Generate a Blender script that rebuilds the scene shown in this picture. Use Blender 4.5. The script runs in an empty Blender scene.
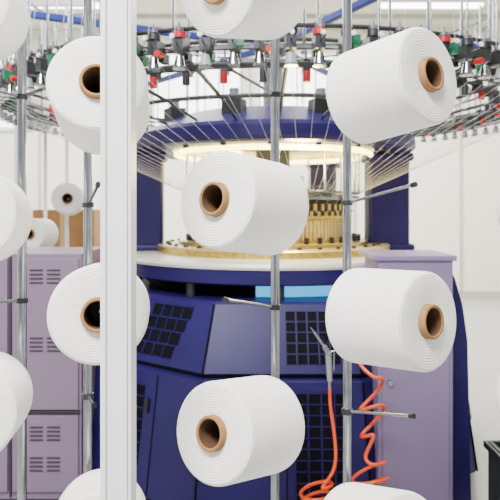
import bpy, math, random
from mathutils import Vector, Matrix
random.seed(4)
C = bpy.context.scene.collection

# ------------------------------------------------------------ materials
def mat(name, col, rough=0.5, metal=0.0, var=0.0, scale=8.0, emit=None, es=0.0, bump=0.0, bscale=60.0, spec=0.5, coat=0.0):
    m = bpy.data.materials.new(name); m.use_nodes = True
    nt = m.node_tree; b = nt.nodes['Principled BSDF']
    b.inputs['Roughness'].default_value = rough
    b.inputs['Metallic'].default_value = metal
    b.inputs['Specular IOR Level'].default_value = spec
    b.inputs['Coat Weight'].default_value = coat
    tc = nt.nodes.new('ShaderNodeTexCoord')
    n = nt.nodes.new('ShaderNodeTexNoise'); n.inputs['Scale'].default_value = scale
    n.inputs['Detail'].default_value = 4
    nt.links.new(tc.outputs['Object'], n.inputs['Vector'])
    r = nt.nodes.new('ShaderNodeValToRGB')
    r.color_ramp.elements[0].position = .3; r.color_ramp.elements[1].position = .7
    r.color_ramp.elements[0].color = tuple(max(0, c*(1-var)) for c in col)+(1,)
    r.color_ramp.elements[1].color = tuple(min(1, c*(1+var)) for c in col)+(1,)
    nt.links.new(n.outputs['Fac'], r.inputs['Fac'])
    nt.links.new(r.outputs['Color'], b.inputs['Base Color'])
    if emit:
        b.inputs['Emission Color'].default_value = emit+(1,)
        b.inputs['Emission Strength'].default_value = es
    if bump:
        n2 = nt.nodes.new('ShaderNodeTexNoise'); n2.inputs['Scale'].default_value = bscale
        nt.links.new(tc.outputs['Object'], n2.inputs['Vector'])
        bp = nt.nodes.new('ShaderNodeBump'); bp.inputs['Strength'].default_value = bump
        bp.inputs['Distance'].default_value = .002
        nt.links.new(n2.outputs['Fac'], bp.inputs['Height'])
        nt.links.new(bp.outputs['Normal'], b.inputs['Normal'])
    return m

def yarn_mat():
    m = mat('yarn_white', (.93,.92,.90), .75, var=.02, scale=14, spec=.3)
    nt = m.node_tree; b = nt.nodes['Principled BSDF']
    b.inputs['Sheen Weight'].default_value=.15
    tc = nt.nodes.new('ShaderNodeTexCoord')
    w = nt.nodes.new('ShaderNodeTexWave'); w.bands_direction='Z'; w.inputs['Scale'].default_value=40
    w.inputs['Distortion'].default_value=6; w.inputs['Detail'].default_value=3
    nt.links.new(tc.outputs['Object'], w.inputs['Vector'])
    w2 = nt.nodes.new('ShaderNodeTexWave'); w2.wave_type='RINGS'; w2.rings_direction='Z'
    w2.inputs['Scale'].default_value=50; w2.inputs['Distortion'].default_value=2.5
    nt.links.new(tc.outputs['Object'], w2.inputs['Vector'])
    n3 = nt.nodes.new('ShaderNodeTexNoise'); n3.inputs['Scale'].default_value=240
    nt.links.new(tc.outputs['Object'], n3.inputs['Vector'])
    a = nt.nodes.new('ShaderNodeMath'); a.operation='ADD'
    nt.links.new(w.outputs['Fac'], a.inputs[0]); nt.links.new(w2.outputs['Fac'], a.inputs[1])
    a2 = nt.nodes.new('ShaderNodeMath'); a2.operation='ADD'
    nt.links.new(a.outputs[0], a2.inputs[0]); nt.links.new(n3.outputs['Fac'], a2.inputs[1])
    bp = nt.nodes.new('ShaderNodeBump'); bp.inputs['Strength'].default_value=.6; bp.inputs['Distance'].default_value=.0013
    nt.links.new(a2.outputs[0], bp.inputs['Height']); nt.links.new(bp.outputs['Normal'], b.inputs['Normal'])
    return m

M_yarn = yarn_mat()
M_card = mat('cardboard_tube', (.29,.15,.05), .8, var=.2, scale=30)
M_cardin = mat('cardboard_tube_shaded', (.08,.038,.016), .9, var=.2, scale=30)  # darker copy of the tube cardboard, shade of the bore put into the colour
M_chrome = mat('galvanised_steel', (.33,.35,.39), .2, metal=1, var=.15, scale=20)
M_dsteel = mat('dark_steel', (.05,.052,.06), .4, metal=.6, var=.15)
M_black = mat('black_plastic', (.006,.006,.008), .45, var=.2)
M_wpaint = mat('white_painted_metal', (.86,.88,.90), .4, var=.02)
M_blue = mat('blue_paint', (.0150,.0095,.090), .42, var=.12, scale=4, spec=.28)
M_blue2 = mat('blue_pipe_paint', (.006,.025,.22), .4, var=.08)
M_dark = mat('vent_dark', (.002,.002,.006), .8, var=.2, spec=.15)
M_lilac = mat('lilac_paint', (.23,.175,.33), .45, var=.05, scale=3)
M_mauve = mat('mauve_paint', (.20,.14,.225), .5, var=.05, scale=3)
M_mauved = mat('mauve_slot', (.03,.018,.035), .7, var=.1)
M_cream = mat('cream_metal', (.62,.53,.28), .3, metal=.4, var=.12)
M_alu = mat('brushed_aluminium', (.78,.78,.78), .35, metal=.4, var=.06)
M_gold = mat('brass', (.55,.38,.08), .3, metal=.8, var=.3, scale=40)
M_red = mat('red_plastic', (.42,.006,.012), .4, var=.1)
M_green = mat('green_plastic', (.003,.14,.06), .4, var=.1)
M_ltgrey = mat('grey_plastic', (.30,.32,.34), .4, var=.1)
M_orange = mat('orange_hose', (.85,.085,.008), .3, var=.05, coat=.4)
M_thread = mat('yarn_thread', (.80,.80,.78), .8, var=.02)
M_box = mat('corrugated_cardboard', (.33,.16,.06), .85, var=.12, scale=5)
M_tape = mat('packing_tape', (.5,.33,.17), .4, var=.05)
M_wall = mat('wall_plaster', (.90,.88,.80), .8, var=.02, scale=1.5, bump=.1)
M_trim = mat('wall_trim', (.50,.49,.44), .6, var=.03)
M_ceil = mat('ceiling_panel', (.60,.59,.48), .85, var=.03, scale=1)
M_floor = mat('floor_epoxy', (.44,.44,.42), .35, var=.08, scale=1.2)
M_led = mat('led_strip', (1,.95,.6), .5, emit=(1.0,.86,.26), es=10)
M_tube = mat('fluorescent_tube', (1,1,1), .5, emit=(1,.99,.95), es=10)
M_cyan = mat('cyan_work_light', (.05,.5,.9), .5, emit=(.06,.50,1.0), es=1.3)
M_glass = mat('bright_window_glass', (.9,.95,1), .3, emit=(.95,.98,1), es=4)
M_green_d = mat('dark_green_plastic', (.012,.018,.018), .5, var=.1)

# ------------------------------------------------------------ mesh builder
class B:
    def __init__(s, name, mats):
        s.name=name; s.mats=mats; s.v=[]; s.f=[]; s.m=[]; s.s=[]
    def mi(s, m):
        if m not in s.mats: s.mats.append(m)
        return s.mats.index(m)
    def raw(s, vs, fs, m, smooth=False):
        o=len(s.v); s.v += [tuple(v) for v in vs]; k=s.mi(m)
        for f in fs:
            s.f.append([i+o for i in f]); s.m.append(k); s.s.append(smooth)
    def box(s, c, d, m, R=None):
        c=Vector(c); vs=[]
        for x in (-.5,.5):
            for y in (-.5,.5):
                for z in (-.5,.5):
                    p=Vector((x*d[0],y*d[1],z*d[2]))
                    if R is not None: p=R@p
                    vs.append(c+p)
        s.raw(vs, [(0,1,3,2),(4,6,7,5),(0,4,5,1),(2,3,7,6),(0,2,6,4),(1,5,7,3)], m)
    def prism(s, xz, y0, y1, m):
        n=len(xz); vs=[(x,y0,z) for x,z in xz]+[(x,y1,z) for x,z in xz]
        s.raw(vs, [list(range(n)),list(range(n,2*n))[::-1]]+[(i,(i+1)%n,n+(i+1)%n,n+i) for i in range(n)], m)
    def cyl(s, a, b, r, m, r2=None, seg=14, caps=True):
        a=Vector(a); b=Vector(b); d=(b-a); r2=r if r2 is None else r2
        q=d.to_track_quat('Z','Y').to_matrix(); vs=[]
        for p,rr in ((a,r),(b,r2)):
            for i in range(seg):
                t=2*math.pi*i/seg
                vs.append(p+q@Vector((rr*math.cos(t),rr*math.sin(t),0)))
        s.raw(vs, [(i,(i+1)%seg,seg+(i+1)%seg,seg+i) for i in range(seg)], m, True)
        if caps:
            s.raw(vs[:seg], [list(range(seg))[::-1]], m); s.raw(vs[seg:], [list(range(seg))], m)
    def lathe(s, prof, M, ms, seg=64, smooth=True, phase=0, closed=False):
        n=len(prof)
        rng = range(n if closed else n-1)
        for k in rng:
            vs=[]
            for (r,z) in (prof[k],prof[(k+1)%n]):
                for i in range(seg):
                    t=phase+2*math.pi*i/seg
                    vs.append(M@Vector((r*math.cos(t),r*math.sin(t),z)))
            mm = ms[k] if isinstance(ms,(list,tuple)) else ms
            s.raw(vs, [(i,(i+1)%seg,seg+(i+1)%seg,seg+i) for i in range(seg)], mm, smooth)
    def torus(s, c, R, r, m, seg=96, rs=8):
        prof=[(R+r*math.cos(2*math.pi*i/rs), r*math.sin(2*math.pi*i/rs)) for i in range(rs)]
        s.lathe(prof, Matrix.Translation(c), m, seg=seg, closed=True)
    def obj(s, parent=None, bevel=0, merge=False):
        me=bpy.data.meshes.new(s.name+'_mesh'); me.from_pydata(s.v,[],s.f)
        for m in s.mats: me.materials.append(m)
        me.polygons.foreach_set('material_index', s.m)
        me.polygons.foreach_set('use_smooth', s.s)
        me.update()
        import bmesh
        bm=bmesh.new(); bm.from_mesh(me)
        if merge: bmesh.ops.remove_doubles(bm, verts=bm.verts, dist=1e-5)
        bmesh.ops.recalc_face_normals(bm, faces=bm.faces); bm.to_mesh(me); bm.free()
        o=bpy.data.objects.new(s.name, me); C.objects.link(o)
        if bevel:
            md=o.modifiers.new('bevel','BEVEL'); md.width=bevel; md.segments=2; md.limit_method='ANGLE'; md.angle_limit=math.radians(40)
        if parent: o.parent=parent
        return o
def empty(name, loc=(0,0,0)):
    e=bpy.data.objects.new(name,None); C.objects.link(e); e.empty_display_size=.2
    return e

I = Matrix.Identity(4)
# ------------------------------------------------------------ room shell
b=B('floor',[M_floor]); b.box((0,4.5,-.05),(14,12.4,.1),M_floor); b.obj()
b=B('ceiling',[M_ceil]); b.box((0,4.5,4.65),(14,12.4,.1),M_ceil)
for i in range(6):
    b.box((0,1+i*1.7,4.57),(14,.10,.08),M_trim)
for i in range(7):
    b.box((-6+i*2,4.5,4.585),(.05,12,.05),M_trim)
b.obj()
b=B('wall_back',[M_wall]); b.box((0,10.4,2.3),(14,.2,4.6),M_wall); b.obj()
b=B('wall_left',[M_wall]); b.box((-7,4.5,2.3),(.2,12,4.6),M_wall); b.obj()
b=B('wall_right',[M_wall]); b.box((7,4.5,2.3),(.2,12,4.6),M_wall); b.obj()
b=B('baseboard_back',[M_trim]); b.box((0,10.285,.06),(13.7,.03,.12),M_trim); b.obj()
for i,x in enumerate([-5.4,-3.6,-1.8,0,1.8,3.62,5.4]):
    b=B('trim_%d'%(i+1),[M_trim]); b.box((x,10.285,2.3),(.04,.03,4.4),M_trim); b.obj()
for i,x in enumerate([-4.5,-2.7,-.9,.9]):
    b=B('window_%d'%(i+1),[M_wpaint,M_glass])
    b.box((x,10.28,3.55),(1.5,.02,1.3),M_glass)
    for dx in (-.75,0,.75): b.box((x+dx,10.26,3.55),(.06,.06,1.36),M_wpaint)
    for dz in (-.65,.65): b.box((x,10.26,3.55+dz),(1.56,.06,.06),M_wpaint)
    b.obj()
for i,(x,y) in enumerate([(-2.6,6.2),(0,6.2),(2.6,6.2),(-2.6,8.6),(0,8.6),(2.6,8.6),(4.6,7.4)]):
    b=B('ceiling_lamp',[M_wpaint,M_tube]); b.box((x,y,4.50),(1.5,.22,.06),M_wpaint)
    b.cyl((x-.72,y-.05,4.45),(x+.72,y-.05,4.45),.018,M_tube); b.cyl((x-.72,y+.05,4.45),(x+.72,y+.05,4.45),.018,M_tube)
    b.obj()

# ------------------------------------------------------------ yarn cones
CL=.228
def cone_mesh():
    L=CL
    b=B('yarn_cone',[M_yarn,M_card,M_cardin])
    body=[(.042,.0),(.112,0),(.119,.002),(.1235,.008),(.124,.016),(.1185,L-.012),(.1170,L-.006),(.1138,L-.0015),(.109,L),(.075,L-.002),(.042,L-.004)]
    b.lathe(body, I, M_yarn, seg=72)
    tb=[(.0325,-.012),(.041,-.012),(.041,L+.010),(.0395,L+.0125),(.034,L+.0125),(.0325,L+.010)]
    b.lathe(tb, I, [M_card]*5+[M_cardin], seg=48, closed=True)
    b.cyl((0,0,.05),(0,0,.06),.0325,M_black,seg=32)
    o=b.obj(merge=True)
    return o
proto=cone_mesh()
first=True
cones=[ # front centre, back centre
 ((.426,1.42,1.908),(.280,1.60,1.882)),
 ((.426,1.42,1.324),(.278,1.60,1.308)),
 ((-.083,1.42,1.614),(.057,1.60,1.589)),
 ((-.090,1.42,1.060),(.044,1.60,1.018)),
 ((-.083,1.42,2.118),(.055,1.60,2.168)),
 ((-.362,1.42,1.892),(-.396,1.62,1.858)),
 ((-.359,1.42,1.340),(-.396,1.62,1.320)),
 ((-.368,1.42,.792),(-.402,1.62,.754)),
 ((-.676,1.42,1.575),(-.720,1.62,1.565)),
 ((-.675,1.42,1.098),(-.718,1.62,1.080)),
 ((-.69,1.42,2.095),(-.728,1.62,2.110)),
 ((.380,1.42,.793),(.275,1.60,.725)),
 ((.733,1.42,1.60),(.80,1.62,1.585)),
 ((.730,1.42,1.09),(.795,1.62,1.075)),
]
def place_cone(F,Bk):
    global first
    F=Vector(F); Bk=Vector(Bk); d=(F-Bk).normalized()
    o = proto if first else bpy.data.objects.new('yarn_cone', proto.data)
    if not first: C.objects.link(o)
    first=False
    o.rotation_mode='QUATERNION'; o.rotation_quaternion=d.to_track_quat('Z','Y')
    o.location=F-d*CL
    return F-d*CL, d

# ------------------------------------------------------------ creel rack (poles, pegs, frame)
creel=empty('yarn_creel')
b=B('creel_poles',[M_chrome])
poles=[-.646,-.459,.071,.275,.85]
for x in poles:
    b.cyl((x,1.7,.02),(x,1.7,3.0),.0125,M_chrome,seg=24)
    b.cyl((x,1.7,.0),(x,1.7,.02),.04,M_dsteel,seg=24)
b.box((.08,1.7,3.0),(2.0,.05,.05),M_wpaint)
b.obj(creel)
pg=B('cone_pegs',[M_chrome,M_black])
polefor=[.275,.275,.071,.071,.071,-.459,-.459,-.459,-.646,-.646,-.646,.275,.85,.85]
for (F,Bk),px in zip(cones,polefor):
    base,d=place_cone(F,Bk)
    p=Vector((px,1.7,base.z-.012))
    q=base-d*.02
    pg.cyl(p,q,.006,M_chrome,seg=12)
    pg.cyl(q,base+d*.12,.006,M_chrome,seg=12)
    pg.cyl((px,1.7,base.z-.03),(px,1.7,base.z+.006),.017,M_dsteel,seg=16)
for a,e in [((.275,1.7,1.606),(.4075,1.5,1.65)),((.275,1.7,1.016),(.4025,1.5,1.0725)),
            ((.071,1.7,1.311),(-.06,1.5,1.3625)),((.071,1.7,1.912),(-.05,1.5,1.94)),
            ((-.459,1.7,1.60),(-.38,1.5,1.65)),((-.459,1.7,1.06),(-.39,1.5,1.10)),
            ((-.646,1.7,1.33),(-.76,1.5,1.35)),((-.646,1.7,1.906),(-.76,1.5,1.92)),
            ((.85,1.7,1.33),(.95,1.5,1.35))]:
    a=Vector(a); e=Vector(e); d=(e-a).normalized()
    pg.cyl(a,e,.0042,M_chrome,seg=10)
    pg.cyl(e-d*.004,e+d*.010,.0068,M_black,seg=12)
    pg.cyl(a-Vector((0,0,.007)),a+Vector((0,0,.007)),.0165,M_dsteel,seg=16)
pg.obj(creel)
b=B('white_support_post',[M_wpaint])
b.box((-.280,1.28,1.5),(.064,.06,3.0),M_wpaint)
b.box((-.280,1.28,.01),(.16,.16,.02),M_wpaint)
b.box((-.300,1.249,1.5),(.003,.004,3.0),M_trim)
b.box((-.256,1.249,1.5),(.002,.004,3.0),M_trim)
b.obj(bevel=.004)

# ------------------------------------------------------------ circular knitting machine
K=empty('circular_knitting_machine')
cx,cy=.16,4.2
T=Matrix.Translation((cx,cy,0))
def pol(R,deg,z): 
    a=math.radians(deg); return Vector((cx+R*math.cos(a),cy+R*math.sin(a),z))
b=B('lower_body',[M_blue])
RB=1.385
prof=[(.9,1.092),(1.10,1.092),(1.12,1.08),(1.28,.76),(1.265,.735),(1.29,.72),(RB,.10),(1.33,.08),(1.33,0)]
b.lathe(prof,T,[M_blue,M_blue,M_blue,M_dark,M_blue,M_blue,M_dark,M_dark],seg=10,smooth=False,phase=math.radians(-108))
for k in range(10):
    a=-108+36*k
    b.cyl(pol(1.122,a,1.08),pol(1.282,a,.76),.006,M_dark,seg=6)
    b.cyl(pol(1.292,a,.72),pol(RB+.002,a,.10),.006,M_dark,seg=6)
b.obj(K)
vb=B('vent_grilles',[M_dark,M_blue])
def facet(th,tier):
    a=math.radians(th); c18=math.cos(math.radians(18))
    (ra,za),(rb,zb)=tier
    rad=Vector((math.cos(a),math.sin(a),0)); t=Vector((-math.sin(a),math.cos(a),0))
    p0=Vector((cx,cy,0))+rad*ra*c18+Vector((0,0,za)); p1=Vector((cx,cy,0))+rad*rb*c18+Vector((0,0,zb))
    u=(p1-p0); Lh=u.length; u.normalize(); n=t.cross(u)
    if n.dot(rad)<0: n=-n
    return p0,t,u,n,Lh,Matrix((t,u,n)).transposed()
def vent(th,tier,s0,s1,v0,v1,nx,ny,shear=0.0):
    p0,t,u,n,Lh,R=facet(th,tier)
    w=(s1-s0)/nx; h=(v1-v0)*Lh/ny
    for j in range(ny):
        sh=shear*(j+.5)/ny
        for i in range(nx):
            c=p0+t*(s0+w*(i+.5)+sh)+u*(v0*Lh+h*(j+.5))
            vb.box(c+n*.001,(w*.84,h*.84,.006),M_dark,R)
            vb.box(c+n*.004-t*w*.46,(w*.08,h,.010),M_blue,R)
            vb.box(c+n*.004+u*h*.46,(w*.92,h*.08,.008),M_blue,R)
up=((1.28,.76),(1.12,1.08)); lo=((RB,.10),(1.29,.72))
vent(-126,up,-.13,.16,.10,.92,4,4,.07)
vent(-126,lo,-.25,.02,.12,.88,4,8)
vent(-90,up,.02,.30,.12,.90,5,5,0)
vent(-90,lo,.06,.32,.08,.92,4,10)
vent(-54,up,-.2,.2,.12,.9,5,4)
vent(-162,up,-.2,.2,.12,.9,5,4)
for th,s in ((-90,.02),(-126,.10)):
    p0,t,u,n,Lh,R=facet(th,lo)
    vb.box(p0+t*s+u*Lh*.5+n*.001,(.006,Lh*.96,.005),M_dark,R)
    vb.box(p0+t*(s-.05)+u*Lh*.72+n*.008,(.022,.07,.016),M_black,R)
vb.obj(K)
b=B('takedown_drum',[M_dark,M_cyan,M_dsteel])
b.lathe([(.86,1.0),(.86,1.18)],T,M_dark,seg=60)
for dd in range(-98,-70,4):
    p=pol(.90,dd+2,1.13); a=math.radians(dd+2)
    R=Matrix.Rotation(a+math.pi/2,3,'Z')
    b.box(p,(.066,.02,.07),M_cyan,R)
for dd in range(0,360,30):
    b.cyl(pol(.98,dd,1.09),pol(.98,dd,1.19),.025,M_dsteel)
b.obj(K)
b=B('machine_table',[M_blue,M_alu,M_cream])
b.lathe([(.3,1.17),(1.03,1.17),(1.05,1.18),(1.055,1.254),(1.068,1.258),(1.072,1.272),(1.062,1.288),(.80,1.292),(.3,1.292)],T,
        [M_blue,M_blue,M_blue,M_alu,M_alu,M_alu,M_alu,M_dsteel],seg=96)
b.lathe([(.80,1.288),(.80,1.33),(.79,1.338),(.66,1.338),(.65,1.36),(.52,1.36)],T,[M_gold,M_cream,M_cream,M_gold,M_cream],seg=96)
for k in range(36):
    b.cyl(pol(.73,k*10,1.335),pol(.73,k*10,1.352),.014,M_dsteel,seg=8)
b.obj(K)
b=B('needle_cylinder',[M_gold,M_black,M_dsteel,M_chrome])
b.lathe([(.53,1.36),(.53,1.51),(.545,1.515),(.545,1.53),(.50,1.53),(.50,1.63),(.52,1.635),(.52,1.65),(.44,1.655),(.42,1.70),(.10,1.72)],T,
        [M_gold,M_gold,M_gold,M_gold,M_black,M_gold,M_chrome,M_chrome,M_dsteel,M_dsteel],seg=96)
for k in range(120):
    a=k*3; ar=math.radians(a); R=Matrix.Rotation(ar,3,'Z')
    b.box(pol(.525,a,1.585),(.035,.022,.04),M_gold if k%2 else M_black,R)
    b.box(pol(.525,a,1.545),(.035,.022,.03),M_black if k%2 else M_gold,R)
    b.box(pol(.53,a,1.44),(.02,.008,.12),M_cream,R)
    if k%3==0:
        b.cyl(pol(.545,a,1.56),pol(.552,a,1.56),.008,M_chrome,seg=8)
        b.box(pol(.56,a,1.655),(.08,.010,.014),M_chrome,R)
        b.cyl(pol(.60,a,1.66),pol(.53,a,1.60),.003,M_chrome,seg=6)
        b.cyl(pol(.59,a,1.362),pol(.59,a,1.40),.016,M_black,seg=8)
b.torus((cx,cy,1.68),.60,.008,M_chrome)
for dd in range(0,360,30): b.cyl(pol(.60,dd,1.68),pol(.60,dd,1.96),.008,M_chrome,seg=8)
b.cyl((cx,cy,1.7),(cx,cy,2.0),.12,M_dsteel,seg=32)
b.cyl((cx,cy,1.74),(cx,cy,1.80),.22,M_alu,seg=32)
b.obj(K)
b=B('machine_legs',[M_blue])
for (dx,dy,ang,w) in [(-.90,-.05,5,.28),(.80,.02,0,.28),(.44,.72,60,.12),(-.35,.78,110,.2)]:
    R=Matrix.Rotation(math.radians(ang),3,'Z')
    b.box((cx+dx,cy+dy,1.635),(w,.20,.70),M_blue,R)
    b.box((cx+dx,cy+dy,1.31),(w+.06,.26,.05),M_blue,R)
    b.box((cx+dx,cy+dy,1.93),(w+.05,.25,.06),M_blue,R)
b.obj(K,bevel=.02)
b=B('upper_crown',[M_blue,M_dsteel])
b.lathe([(.70,1.965),(.88,1.955),(.945,1.96),(.965,1.98),(.960,2.045),(.93,2.07),(.64,2.19),(.58,2.20),(.52,2.16),(.52,2.02),(.70,1.965)],T,
        [M_blue]*9+[M_cream],seg=96)
for dd in (30,90,150,210,270,330):
    R=Matrix.Rotation(math.radians(dd),3,'Z'); b.box(pol(.28,dd,2.10),(.5,.12,.09),M_blue,R)
for dd in range(0,360,20):
    b.cyl(pol(.80,dd+7,1.944),pol(.80,dd+7,1.962),.018,M_dsteel,seg=8)
b.cyl((cx,cy,2.0),(cx,cy,2.24),.16,M_dsteel,seg=32)
b.cyl((cx,cy,2.2),(cx,cy,2.75),.07,M_chrome,seg=24)
for dd in range(10,360,40):
    b.box(pol(.74,dd,2.17),(.10,.12,.09),M_black,Matrix.Rotation(math.radians(dd),3,'Z'))
    b.cyl(pol(.74,dd,2.2),pol(.74,dd,2.28),.03,M_chrome)
b.obj(K)
b=B('led_ring',[M_led,M_dsteel])
b.torus((cx,cy,1.945),.67,.018,M_led,seg=72)
for k in range(24): b.cyl(pol(.67,k*15,1.945),pol(.67,k*15,1.975),.006,M_dsteel,seg=6)
b.obj(K)
b=B('feeder_ring',[M_chrome,M_dsteel])
R0=1.75
b.torus((cx,cy,2.25),R0,.013,M_chrome); b.torus((cx,cy,2.335),R0,.010,M_dsteel)
b.torus((cx,cy,2.20),R0-.10,.011,M_dsteel); b.torus((cx,cy,2.36),R0-.30,.010,M_dsteel)
b.torus((cx,cy,3.05),R0,.012,M_chrome); b.torus((cx,cy,2.15),1.2,.012,M_dsteel)
b.torus((cx,cy,2.24),1.45,.011,M_dsteel); b.torus((cx,cy,2.30),1.30,.009,M_chrome)
for dd in range(0,360,15):
    b.cyl(pol(.92,dd,2.08),pol(1.2,dd,2.15),.008,M_dsteel,seg=8)
    b.cyl(pol(1.2,dd,2.15),pol(R0,dd,2.25),.010,M_dsteel,seg=8)
for dd in range(0,360,6):
    b.cyl(pol(R0,dd+2,2.25),pol(R0,dd+2,3.05),.0065,M_chrome,seg=8)
    if dd%12==0: b.cyl(pol(R0-.3,dd,2.36),pol(R0-.3,dd,3.0),.006,M_chrome,seg=8)
b.obj(K)
b=B('positive_feeders',[M_ltgrey,M_red,M_green,M_black,M_chrome])
S=1.12
for k in range(100):
    a=k*3.6+random.uniform(-.3,.3); R=Matrix.Rotation(math.radians(a),3,'Z'); z=2.25; Rr=R0
    def P(dr,da,dz): return pol(Rr+dr*S,a+da,z+dz*S)
    def D(x,y,zz): return (x*S,y*S,zz*S)
    b.box(P(.02,0,.005),D(.07,.038,.05),M_dsteel,R)
    b.cyl(P(.04,0,-.085),P(.04,0,.09),.005*S,M_chrome,seg=8)
    b.cyl(P(.04,0,-.075),P(.04,0,-.035),.022*S,M_ltgrey if k%3==0 else M_chrome,seg=14,r2=.014*S)
    b.cyl(P(.04,0,-.083),P(.04,0,-.075),.026*S,M_chrome,seg=14)
    b.cyl(P(.04,0,.030),P(.04,0,.052),.025*S,M_red if k%5==1 else (M_black if k%2 else M_dsteel),seg=14)
    b.cyl(P(.04,0,.056),P(.04,0,.068),.020*S,M_chrome,seg=14)
    b.box(P(-.04,0,-.02),D(.05,.026,.034),M_green if k%3==0 else M_black,R)
    if k%4==1: b.box(P(.06,.9,.005),D(.035,.024,.04),M_green,R)
    if k%4==2: b.cyl(P(.05,1.2,-.03),P(.085,1.2,-.03),.012*S,M_red,seg=10)
    b.cyl(P(.05,0,.0),P(.11,0,.02),.003*S,M_chrome,seg=6)
    b.cyl(P(.108,0,.02),P(.116,0,.02),.009*S,M_wpaint,seg=10)
    if k%2==0:
        b.box(pol(1.45,a,2.235),(.05,.034,.06),M_black,R)
        b.cyl(pol(1.47,a,2.16),pol(1.47,a,2.21),.018,M_dsteel if k%4 else M_red,seg=10)
        b.cyl(pol(1.45,a,2.26),pol(1.45,a,2.34),.006,M_chrome,seg=6)
b.obj(K)
b=B('creel_beams',[M_blue2])
for dd in (-154,-63,0,60,130):
    R=Matrix.Rotation(math.radians(dd),3,'Z')
    b.box(pol(.92,dd,2.71),(1.85,.042,.042),M_blue2,R)
b.cyl((cx,cy,2.66),(cx,cy,2.78),.13,M_blue2,seg=24)
b.obj(K,bevel=.006)
b=B('yarn_threads',[M_thread])
for k in range(100):
    a=k*3.6
    b.cyl(pol(R0+.04,a,2.20),pol(.60,a+14,1.68),.0009,M_thread,seg=4,caps=False)
    b.cyl(pol(R0+.11,a,2.27),pol(R0,a+1,3.05),.0009,M_thread,seg=4,caps=False)
b.obj(K)

# ------------------------------------------------------------ control cabinet + blue side cover
b=B('control_cabinet',[M_lilac,M_mauved,M_black,M_chrome])
b.box((.795,3.05,.70),(.36,.34,1.27),M_lilac)
b.box((.795,3.05,.035),(.34,.30,.07),M_black)
b.box((.795,2.875,.66),(.32,.012,1.10),M_lilac)
b.box((.790,3.05,1.345),(.40,.37,.025),M_lilac)
b.cyl((.67,2.87,.75),(.67,2.855,.75),.014,M_chrome)
b.box((.795,2.868,1.235),(.26,.01,.012),M_mauved)
b.obj(bevel=.008)
b=B('side_cover',[M_blue,M_dark])
b.prism([(.985,0.0),(.985,1.31),(1.01,1.31),(1.06,1.22),(1.10,1.08),(1.125,.90),(1.145,0.0)],3.10,3.50,M_blue)
b.prism([(1.02,.2),(1.02,.9),(1.025,.9),(1.025,.2)],3.093,3.10,M_dark)
b.obj(K,bevel=.01)

# ------------------------------------------------------------ lockers
b=B('metal_locker',[M_mauve,M_mauved,M_chrome])
ly=3.14
b.box((-1.46,ly+.26,.70),(1.15,.50,1.29),M_mauve)
b.box((-1.46,ly+.28,.03),(1.12,.44,.06),M_mauved)
for i in range(3):
    xc=-1.070-i*.37
    b.box((xc-.185,ly+.005,.70),(.014,.012,1.26),M_mauved)
    b.box((xc,ly+.005,.515),(.36,.012,.02),M_mauved)
    for z0,z1 in ((.10,.50),(.53,1.32)):
        b.box((xc,ly+.002,(z0+z1)/2),(.345,.02,z1-z0),M_mauve)
        for j in range(4): 
            for sx in (-.045,.045): b.box((xc+sx,ly-.010,z1-.06-j*.022),(.07,.008,.008),M_mauved)
        for j in range(4):
            for sx in (-.045,.045): b.box((xc+sx,ly-.010,(z0+z1)/2-.02-j*.022),(.07,.008,.008),M_mauved)
        b.box((xc-.13,ly-.015,(z0+z1)/2+.05),(.02,.02,.10),M_chrome)
b.obj(bevel=.003)

# ------------------------------------------------------------ rear creel and cartons
rc=empty('rear_yarn_creel')
b=B('rear_poles',[M_wpaint,M_chrome])
for x in (-1.85,-1.62,-1.45,-1.30):
    b.cyl((x,4.75,0),(x,4.75,3.2),.014,M_wpaint)
b.box((-1.575,4.75,3.2),(.62,.05,.05),M_wpaint)
b.box((-1.575,4.75,.03),(.62,.3,.06),M_wpaint)
rcs=[((-1.37,4.50,1.65),(-1.42,4.72,1.64)),((-1.66,4.52,1.38),(-1.63,4.72,1.37)),((-1.68,4.52,2.3),(-1.64,4.72,2.3))]
for F,Bk in rcs:
    base,d=place_cone(F,Bk); b.cyl(base-d*.02,base+d*.12,.006,M_chrome)
    b.cyl((Bk[0]-.03 if Bk[0]>-1.5 else -1.62,4.75,base.z),base-d*.02,.006,M_chrome)
b.obj(rc)
for (x,y,z,w) in [(-1.75,5.9,.26,.6),(-1.72,5.9,.78,.56),(-1.76,5.9,1.30,.58)]:
    b=B('cardboard_box',[M_box,M_tape]); b.box((x,y,z),(w,.5,.51),M_box); b.box((x,y,z),(.06,.504,.514),M_tape); b.obj(bevel=.004)

# ------------------------------------------------------------ parts bin at the right
b=B('storage_bin',[M_green_d,M_black])
x0,x1,y0,y1,h=1.12,1.62,2.45,2.80,.50
b.box(((x0+x1)/2,(y0+y1)/2,.02),(x1-x0,y1-y0,.04),M_green_d)
for (cc,dd) in [(((x0+x1)/2,y0,h/2),(x1-x0,.02,h)),(((x0+x1)/2,y1,h/2),(x1-x0,.02,h)),((x0,(y0+y1)/2,h/2),(.02,y1-y0,h)),((x1,(y0+y1)/2,h/2),(.02,y1-y0,h))]:
    b.box(cc,dd,M_green_d)
b.box(((x0+x1)/2,y0-.01,h-.02),(x1-x0+.04,.03,.03),M_black); b.box((x0-.01,(y0+y1)/2,h-.02),(.03,y1-y0+.04,.03),M_black)
b.obj(bevel=.004)

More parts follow.
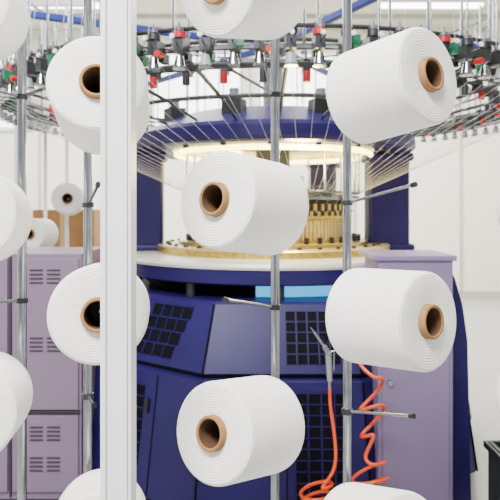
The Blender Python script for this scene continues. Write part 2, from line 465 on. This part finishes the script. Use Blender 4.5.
# ------------------------------------------------------------ air guns and hoses
def hose(name,pts,r=.0082):
    cu=bpy.data.curves.new(name,'CURVE'); cu.dimensions='3D'; cu.bevel_depth=r; cu.bevel_resolution=4
    sp=cu.splines.new('NURBS'); sp.points.add(len(pts)-1); sp.order_u=4; sp.use_endpoint_u=True; cu.resolution_u=6
    for p,q in zip(sp.points,pts): p.co=(q[0],q[1],q[2],1)
    cu.materials.append(M_orange)
    o=bpy.data.objects.new(name,cu); C.objects.link(o); return o
g=B('air_blow_gun',[M_dsteel,M_chrome,M_black])
g.cyl((.300,2.82,1.005),(.350,2.80,.935),.007,M_chrome)
g.cyl((.300,2.82,1.005),(.285,2.825,1.025),.004,M_chrome,r2=.002)
g.cyl((.343,2.80,.945),(.372,2.80,.895),.015,M_chrome)
g.cyl((.365,2.80,.915),(.372,2.80,.78),.015,M_ltgrey,r2=.012)
g.cyl((.392,2.795,.92),(.390,2.795,.83),.004,M_chrome)
g.cyl((.372,2.80,.915),(.395,2.795,.92),.004,M_chrome)
g.cyl((.372,2.80,.78),(.372,2.80,.745),.009,M_chrome)
g.cyl((.365,2.80,.925),(.365,3.10,.94),.005,M_chrome)
g.obj()
def coil(x,y,z,dz,rx,ry,n,sx=0,per=10,dirn=1,rx2=None,tilt=.022):
    o=[]
    for i in range(n*per+1):
        t=i/per*2*math.pi*dirn; f=i/(n*per); rr=rx+(rx2-rx)*f if rx2 else rx
        o.append((x+sx*f+rr*math.sin(t),y-ry*math.cos(t)+ry,z+dz*f+tilt*math.sin(t+.8)))
    return o
p=[(.372,2.80,.75),(.372,2.80,.68),(.380,2.79,.62),(.392,2.76,.52),(.392,2.72,.44),(.37,2.70,.38)]
p+=coil(.30,2.62,.34,-.27,.075,.09,6,.0)
p+=[(.36,2.8,.03),(.5,2.8,.012)]
hose('air_hose',p)
p=[(.495,3.02,1.0),(.495,2.95,.98),(.50,2.82,.92),(.50,2.78,.86)]
p+=coil(.545,2.64,.80,-.24,.055,.06,2,.01,tilt=.05)
p+=[(.52,2.64,.53),(.50,2.64,.48)]
p+=coil(.53,2.60,.44,-.36,.075,.09,5,.03,rx2=.11,tilt=.04)
p+=[(.60,2.8,.03),(.7,2.75,.012)]
hose('air_hose',p)

# ------------------------------------------------------------ lights
def area(name,loc,sx,sy,e,col=(1,1,1),rot=(0,0,0)):
    l=bpy.data.lights.new(name,'AREA'); l.shape='RECTANGLE'; l.size=sx; l.size_y=sy; l.energy=e; l.color=col
    o=bpy.data.objects.new(name,l); C.objects.link(o); o.location=loc; o.rotation_euler=rot; return o
area('fill_light_front',(-1.0,-.5,4.3),1.8,1.0,470,(1,.985,.955),(math.radians(22),0,0))  # unseen fill lamp added above and behind the camera to brighten the cones
area('ceiling_light_mid',(.2,2.6,4.4),3.5,.8,140)
area('ceiling_light_rear',(0,7.8,4.4),9,1.5,1000,(1,.98,.91))
for dx,dy in ((.15,-.68),(-.3,.7)):
    l=bpy.data.lights.new('machine_lamp','POINT'); l.energy=42; l.color=(1,.83,.32); l.shadow_soft_size=.1
    o=bpy.data.objects.new('machine_lamp',l); C.objects.link(o); o.location=(cx+dx,cy+dy,1.86)
w=bpy.data.worlds.new('World'); bpy.context.scene.world=w; w.use_nodes=True
w.node_tree.nodes['Background'].inputs[0].default_value=(.97,.98,1,1)
w.node_tree.nodes['Background'].inputs[1].default_value=.75

cam=bpy.data.cameras.new('camera'); co=bpy.data.objects.new('camera',cam); C.objects.link(co)
co.location=(0,0,1.6); co.rotation_euler=(math.radians(90),0,0)
cam.lens=43.2; cam.sensor_width=36; cam.shift_y=-.09; cam.clip_start=.05
cam.dof.use_dof=True; cam.dof.focus_distance=1.5; cam.dof.aperture_fstop=6.3
bpy.context.scene.camera=co
